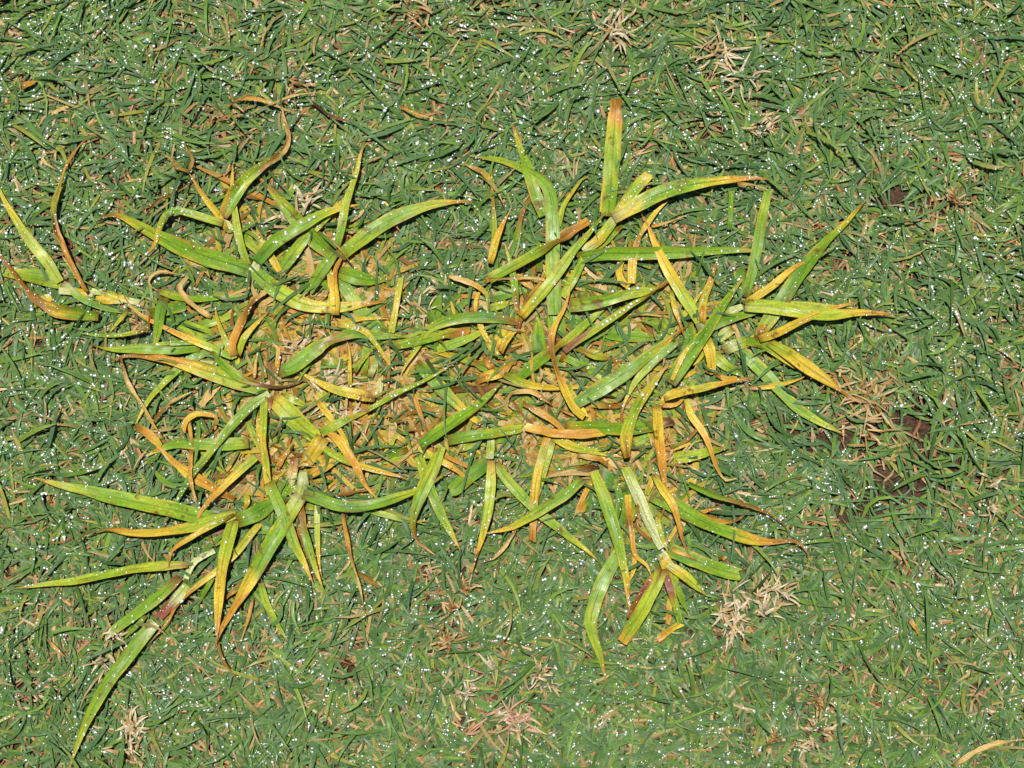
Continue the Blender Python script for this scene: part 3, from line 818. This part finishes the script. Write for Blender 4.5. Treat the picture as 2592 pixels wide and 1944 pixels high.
shoots = []
cur = None
node_z = .005
for line in SHOOTS.strip().splitlines():
    line = line.strip()
    if line[0] == '@':
        head, lab = line[1:].split('|')
        tl, nx_, ny_ = head.split()
        ox, oy = TILE[tl]
        sx, sy = ox + float(nx_) * TS, oy + float(ny_) * TS
        b = px2w(sx, sy, 0.007)
        base = (b[0], b[1], 0.0)
        e = bpy.data.objects.new('weed_shoot', None)
        COL.objects.link(e); e.location = base; e.empty_display_size = .01
        e['label'] = lab.strip(); e['category'] = 'weed'; e['group'] = 'yellowing weed shoots in the lawn'
        cur = (e, base); shoots.append(cur)
        jx, jy = random.uniform(-.003, .003), random.uniform(-.003, .003)
        link('stem', stem_mesh((jx, jy, -.002), (0, 0, .0065), .0012, PAL['t'] * .7, PAL['l']), M_LEAF, e)
        continue
    f = line.split()
    pts = [tuple(map(float, q.split(','))) for q in f[4:] if ',' in q]
    flags = ''.join(q for q in f[4:] if ',' not in q)
    cols = ''.join(c for c in f[3].replace('B', 'b').replace('L', 'l'))
    me, dead = leaf_mesh(f[0], int(f[1]), float(f[2]), cols, pts, flags, cur[1])
    nm = 'leaf_sheath' if 'S' in flags else ('withered_leaf' if dead > .5 or cols.count('o') + cols.count('t') + cols.count('b') > .7 * len(cols) else 'leaf_blade')
    link(nm, me, M_DEAD if dead > .6 else M_LEAF, cur[0])

# ------------------------------------------------------------------ loose dead strands lying on the turf
STRANDS = """
K 3 62 ttttt 1715,1640 1800,1590 1900,1530 2010,1490 2120,1475 2290,1450 | long pale tan dry strand lying alone on the turf
A 3 32 oottt 1640,152 1750,135 1850,152 1970,202 2080,235 2185,246 | orange-tipped dry strand crossing a paler straight straw
B 4 26 tttt 100,240 300,150 420,110 645,86 | straight pale straw crossing an orange-tipped dry strand
B 3 30 ddrr 530,160 580,205 640,252 720,280 815,305 | dark maroon bent strand on the green turf
B 3 22 ooto 1140,190 1210,225 1280,252 1440,292 | short rust-coloured straw with a forked end on the turf
E 4 56 btttob 840,840 870,960 930,1090 1000,1190 1060,1290 1150,1420 | dry brown leaf bent in the middle beside the long yellow-green leaf
E 3 40 bbtt 1060,1300 1150,1200 1250,1130 1385,1065 | dry tan leaf slanting up from the bent brown leaf
E 3 40 tobo 1320,1250 1330,1350 1345,1450 1370,1600 | thin orange-brown straw beside a tan forked dry leaf
E 4 45 oyobl 1280,1370 1300,1290 1370,1240 1440,1240 1520,1265 1490,1330 1400,1420 1360,1500 | yellow leaf folded over in a sharp hook above the turf
E 3 75 booyoo 940,1320 1040,1380 1120,1470 1060,1500 | small tan forked dry leaf with a curled end
E 2 24 tttt 930,1650 970,1560 1060,1450 | pale thin straw beneath the forked dry leaf
E 3 92 lgggy 1740,1440 1600,1450 1400,1450 1220,1450 1020,1530 | flat green leaf with orange pointed end under the forked dry leaf
I 3 50 btttb 1950,790 1900,880 1840,960 1780,1010 1705,1030 | twisted greyish-brown dry leaf beside the yellow-tipped hanging leaf
C 3 50 ybtb 400,710 330,650 240,610 180,590 | tan-edged short leaf with a rolled end near the bent tall leaf
A 2 36 bbdb 1020,960 1060,890 1120,840 1220,800 1300,740 1430,660 | dark brown strand half sunk in the turf near the hoop leaf
A 2 70 ttot 1270,1235 1340,1290 1430,1330 1470,1390 | crumpled tan leaf scrap under the broad bright green leaf
K 2 60 oott 90,200 100,190 135,180 | small cream flake on the turf beside a brown leaf tip
K 2 46 too 1410,620 1440,660 1475,725 | small orange chip on the turf between green blades
H 2 34 tot 320,1290 380,1350 465,1425 | short grey-tan twig on the turf beside the straw tuft
A 2 60 oo 150,50 200,35 260,15 | bright orange leaf chip on the wet turf
"""
for line in STRANDS.strip().splitlines():
    d, lab = line.split('|')
    f = d.split()
    pts = [tuple(map(float, q.split(','))) for q in f[4:]]
    ox, oy = TILE[f[0]]
    b = px2w(ox + pts[0][0] * TS, oy + pts[0][1] * TS, .006)
    me, dead = leaf_mesh(f[0], int(f[1]), float(f[2]), f[3], pts, '', (b[0], b[1], 0))
    green = 'g' in f[3]
    o = link('fallen_leaf' if float(f[2]) > 44 else 'dry_strand', me, M_LEAF if green else M_DEAD, None, label=lab.strip(), category='leaf' if float(f[2]) > 44 else 'straw')
    o.location = (b[0], b[1], 0)

# ------------------------------------------------------------------ straw tufts: dead stubble poking out of the turf
TUFTS = [ # src x, y, spread px, number, tint, label
    (1545, 70, 75, 22, 0, 'large cream straw tuft with long curling strands'),
    (1830, 180, 85, 30, 0, 'wide bleached straw tuft spread in a star'),
    (1045, 30, 75, 16, 1, 'orange-brown straw tuft of long drooping strands'),
    (1910, 350, 60, 16, 0, 'loose scatter of pale straw near the wide star tuft'),
    (280, 1635, 55, 18, 0, 'small pale straw tuft beside the low pinkish weed shoot'),
    (345, 1870, 65, 26, 0, 'dense crumpled cream straw tuft near a long green weed leaf'),
    (1835, 1560, 75, 34, 0, 'thick cream stubble heap by the thick cut leaf stub'),
    (1925, 1500, 65, 26, 0, 'pale stubble patch adjoining the thick cream heap'),
    (1155, 1500, 50, 16, 1, 'tan forked straw tuft under the hanging yellow-tipped leaf'),
    (1120, 1640, 55, 16, 1, 'pink-tinged small straw tuft in the green turf'),
    (1265, 1800, 85, 30, 2, 'broad straw tuft with pink-stained strands'),
    (1390, 1730, 50, 16, 0, 'narrow upright pale straw tuft next to the broad pink-stained one'),
    (2520, 1245, 45, 16, 0, 'small cream straw knot beyond the bare dark soil'),
    (2180, 1005, 95, 40, 1, 'big tangled heap of tan straw beside bare dark soil'),
    (2075, 1875, 55, 18, 0, 'splayed pale straw tuft joined by a rust-coloured stalk'),
    (2060, 1765, 40, 12, 1, 'yellow-green stubbed straw tuft above the splayed one'),
    (2430, 500, 45, 12, 1, 'tan straw wisp next to a hole of dark soil'),
    (1170, 1775, 45, 12, 0, 'faint straw wisp next to the broad pink-stained tuft'),
    (755, 235, 45, 12, 1, 'thin straw wisp where the orange-tipped strand lies'),
    (565, 300, 55, 12, 1, 'brownish straw wisp with a bent loop in wet turf'),
    (1960, 1885, 40, 8, 1, 'sparse brown straw wisp beside the splayed pale tuft'),
    (1090, 745, 60, 14, 0, 'straw tuft among turf between the long clean leaf and the dry ribbon'),
    (870, 960, 90, 30, 0, 'dense bleached straw bed under the yellow leaves of the clump'),
    (990, 1060, 80, 22, 1, 'wet brown straw bed in the heart of the clump'),
    (740, 560, 80, 18, 0, 'scattered pale straw under the drop-beaded green leaf'),
    (1690, 1130, 80, 26, 1, 'tan stubble under the hanging orange leaf'),
    (780, 880, 70, 22, 0, 'fan of thin cream straws beside the green leaf with brown spots'),
]
def straw_mesh(P, w, cA, cB):
    """bent three-sided straw"""
    rows = len(P); t = np.linspace(0, 1, rows)
    T = np.gradient(P, axis=0); T /= np.linalg.norm(T, axis=1)[:, None] + 1e-9
    s = np.stack([-T[:, 1], T[:, 0], np.zeros(rows)], -1); s /= np.linalg.norm(s, axis=1)[:, None] + 1e-9
    n_ = np.cross(T, s)
    n_ *= np.where(n_[:, 2:3] < 0, -1.0, 1.0)
    ww = w * (1 - .8 * t ** 2.2)
    V = np.stack([P + s * ww[:, None], P + n_ * ww[:, None] * .4, P - s * ww[:, None]], 1).reshape(-1, 3)
    C = np.repeat(cA[None] * (1 - t[:, None]) + cB[None] * t[:, None], 3, 0)
    UV = np.stack([np.tile([0, .5, 1.], rows), np.repeat(t * .02 + random.random() * 5, 3)], -1)
    F = []
    for i in range(rows - 1):
        for k in range(3):
            a, b = i * 3 + k, i * 3 + (k + 1) % 3
            F.append((a, b, b + 3, a + 3))
    return mesh_np('straw', V, np.array(F), C, UV, smooth=False)
CREAM = [lin(c) / KE for c in [(244, 222, 176), (234, 206, 150), (250, 232, 194), (226, 190, 130)]]
TAN = [lin(c) / KE for c in [(226, 190, 132), (210, 164, 100), (236, 204, 148), (194, 140, 78)]]
PINK = [lin(c) / KE for c in [(236, 180, 160), (244, 222, 176), (234, 206, 150), (226, 172, 134)]]
for (sx, sy, sp, k, tint, lab) in TUFTS:
    b = px2w(sx, sy, .006)
    e = bpy.data.objects.new('straw_tuft', None); COL.objects.link(e); e.location = (b[0], b[1], 0); e.empty_display_size = .01
    e['label'] = lab; e['category'] = 'straw'; e['group'] = 'dead straw tufts in the lawn'
    mm = SPAN / PXW
    hubs = [(random.gauss(0, .38) * sp * mm, random.gauss(0, .38) * sp * mm, random.uniform(0, 6.28)) for _ in range(max(2, k // 7))]
    for i in range(int(k * 1.7)):
        hx, hy, ha = random.choice(hubs)
        hx += random.gauss(0, .16) * sp * mm; hy += random.gauss(0, .16) * sp * mm
        a = ha + random.gauss(0, .8) if random.random() < .55 else random.uniform(0, 6.28)
        L = random.uniform(.25, .85) * sp * mm
        rows = 6; t = np.linspace(0, 1, rows)
        cv = random.gauss(0, .5)
        aa = a + cv * t
        px_ = hx + np.cumsum(np.cos(aa)) * L / rows; py_ = hy + np.cumsum(np.sin(aa)) * L / rows
        z0, z1 = random.uniform(.005, .009), random.uniform(.008, .0135)
        pz_ = z0 + (z1 - z0) * t + .002 * np.sin(t * 3.1)
        if i % 5 == 0: pz_[0] = -.001
        cs = (CREAM, TAN, PINK)[tint]
        c = random.choice(cs) * random.uniform(.85, 1.12)
        link('straw', straw_mesh(np.stack([px_, py_, pz_], -1), random.uniform(.0004, .0008), c * random.uniform(.75, 1), c), M_STRAW, e)

# ------------------------------------------------------------------ dew
def sphere_unit(seg=7, ring=4):
    V = [(0, 0, 1.0)]
    for i in range(1, ring):
        ph = (math.pi * .62) * i / (ring - 1)
        for k in range(seg):
            q = 2 * math.pi * k / seg
            V.append((math.sin(ph) * math.cos(q), math.sin(ph) * math.sin(q), math.cos(ph)))
    F = [(0, 1 + k, 1 + (k + 1) % seg) for k in range(seg)]
    for i in range(ring - 2):
        for k in range(seg):
            a = 1 + i * seg + k; b = 1 + i * seg + (k + 1) % seg
            F += [(a, a + seg, b + seg), (a, b + seg, b)]
    return np.array(V), np.array(F)
SU, SF = sphere_unit()
def drops_mesh(name, pos, r):
    n = len(pos)
    V = (SU[None] * np.stack([r, r, r * .6], -1)[:, None, :] + pos[:, None, :]).reshape(-1, 3)
    F = (SF[None] + (np.arange(n) * len(SU))[:, None, None]).reshape(-1, 3)
    return mesh_np(name, V, F)
# drops on the turf: strings of beads along single blades
nb = len(TOPP)
mid = TOPP[:, 2]
sx, sy = w2px(mid[:, 0], mid[:, 1])
wgt = .12 + blobs(sx, sy, DEWY) + .5 * (N1(mid[:, 0], mid[:, 1], .018) > .55)
wgt *= np.clip(1 - .75 * weed_at(mid[:, 0], mid[:, 1]), .1, 1) * np.where((np.abs(mid[:, 0]) < .30) & (np.abs(mid[:, 1]) < .235), 1, .3)
pick = rng.choice(nb, 8200, replace=False, p=wgt / wgt.sum())
pos, rad = [], []
for b in pick:
    kk = rng.integers(1, 6)
    t0 = rng.uniform(.1, .6)
    big = rng.random() < .06
    sgn = rng.choice([-1, 1])
    for i in range(kk):
        t = t0 + i * rng.uniform(.04, .1)
        if t > .97: break
        q = t * (TOPP.shape[1] - 1); i0 = int(q); fr = q - i0
        p = TOPP[b, i0] * (1 - fr) + TOPP[b, i0 + 1] * fr
        s = TOPS[b, i0]
        r = rng.gamma(3.0, .000095) + .00013
        if big and i == 0: r *= 1.8
        r = min(r, .0011)
        pos.append(p + s * sgn * rng.uniform(.1, .85) + np.array([0, 0, .00025])); rad.append(r)
pos, rad = np.array(pos), np.array(rad)
link('dew', drops_mesh('dew', pos, rad), M_DEW, kind='stuff', label='tiny bright dew drops beading the turf blades', category='dew')
# drops on weed leaves
pos, rad = [], []
for (P, S, nn, kw, dead, lev) in LEAF_TOPS:
    L = np.linalg.norm(np.diff(P, axis=0), axis=1).sum()
    W = np.linalg.norm(S, axis=1).max()
    k = rng.poisson(L * 1000 * (.26 if lev >= 3 else .14) * rng.choice([.3, .7, 1, 2.2]) * (1 - .6 * dead))
    side = rng.uniform(-.6, .6)
    for _ in range(k):
        q = rng.uniform(.05, .93) * (len(P) - 1); i0 = int(q); fr = q - i0
        u = np.clip(rng.normal(side, .4), -.9, .9)
        p = P[i0] * (1 - fr) + P[i0 + 1] * fr + (S[i0] * (1 - fr) + S[i0 + 1] * fr) * u + nn[i0] * (kw[i0] * abs(u)) + np.array([0, 0, .00008])
        pos.append(p); rad.append(min(rng.gamma(3.0, .00007) + .00010, .0008))
# the leaf with the big beads
for (t, pts) in (('G', [(955, 575), (990, 548), (1020, 528), (1050, 512), (1082, 492), (1100, 470), (1140, 448), (900, 612), (930, 590)]),
                 ('B', [(447, 1003), (505, 985), (412, 1015), (375, 1045), (340, 1082), (275, 1142), (540, 965)]), ('G', [(970, 380), (1085, 362), (1145, 358), (1240, 368), (1180, 1105), (1130, 1258), (1275, 1028)])):
    for a, b in pts:
        p = px2w(TILE[t][0] + a * TS, TILE[t][1] + b * TS, .0185)
        pos.append(p); rad.append(rng.uniform(.0007, .00105))
link('leaf_dew', drops_mesh('leaf_dew', np.array(pos), np.array(rad)), M_DEW, kind='stuff', label='fine dew drops beaded on the weed leaves', category='dew')
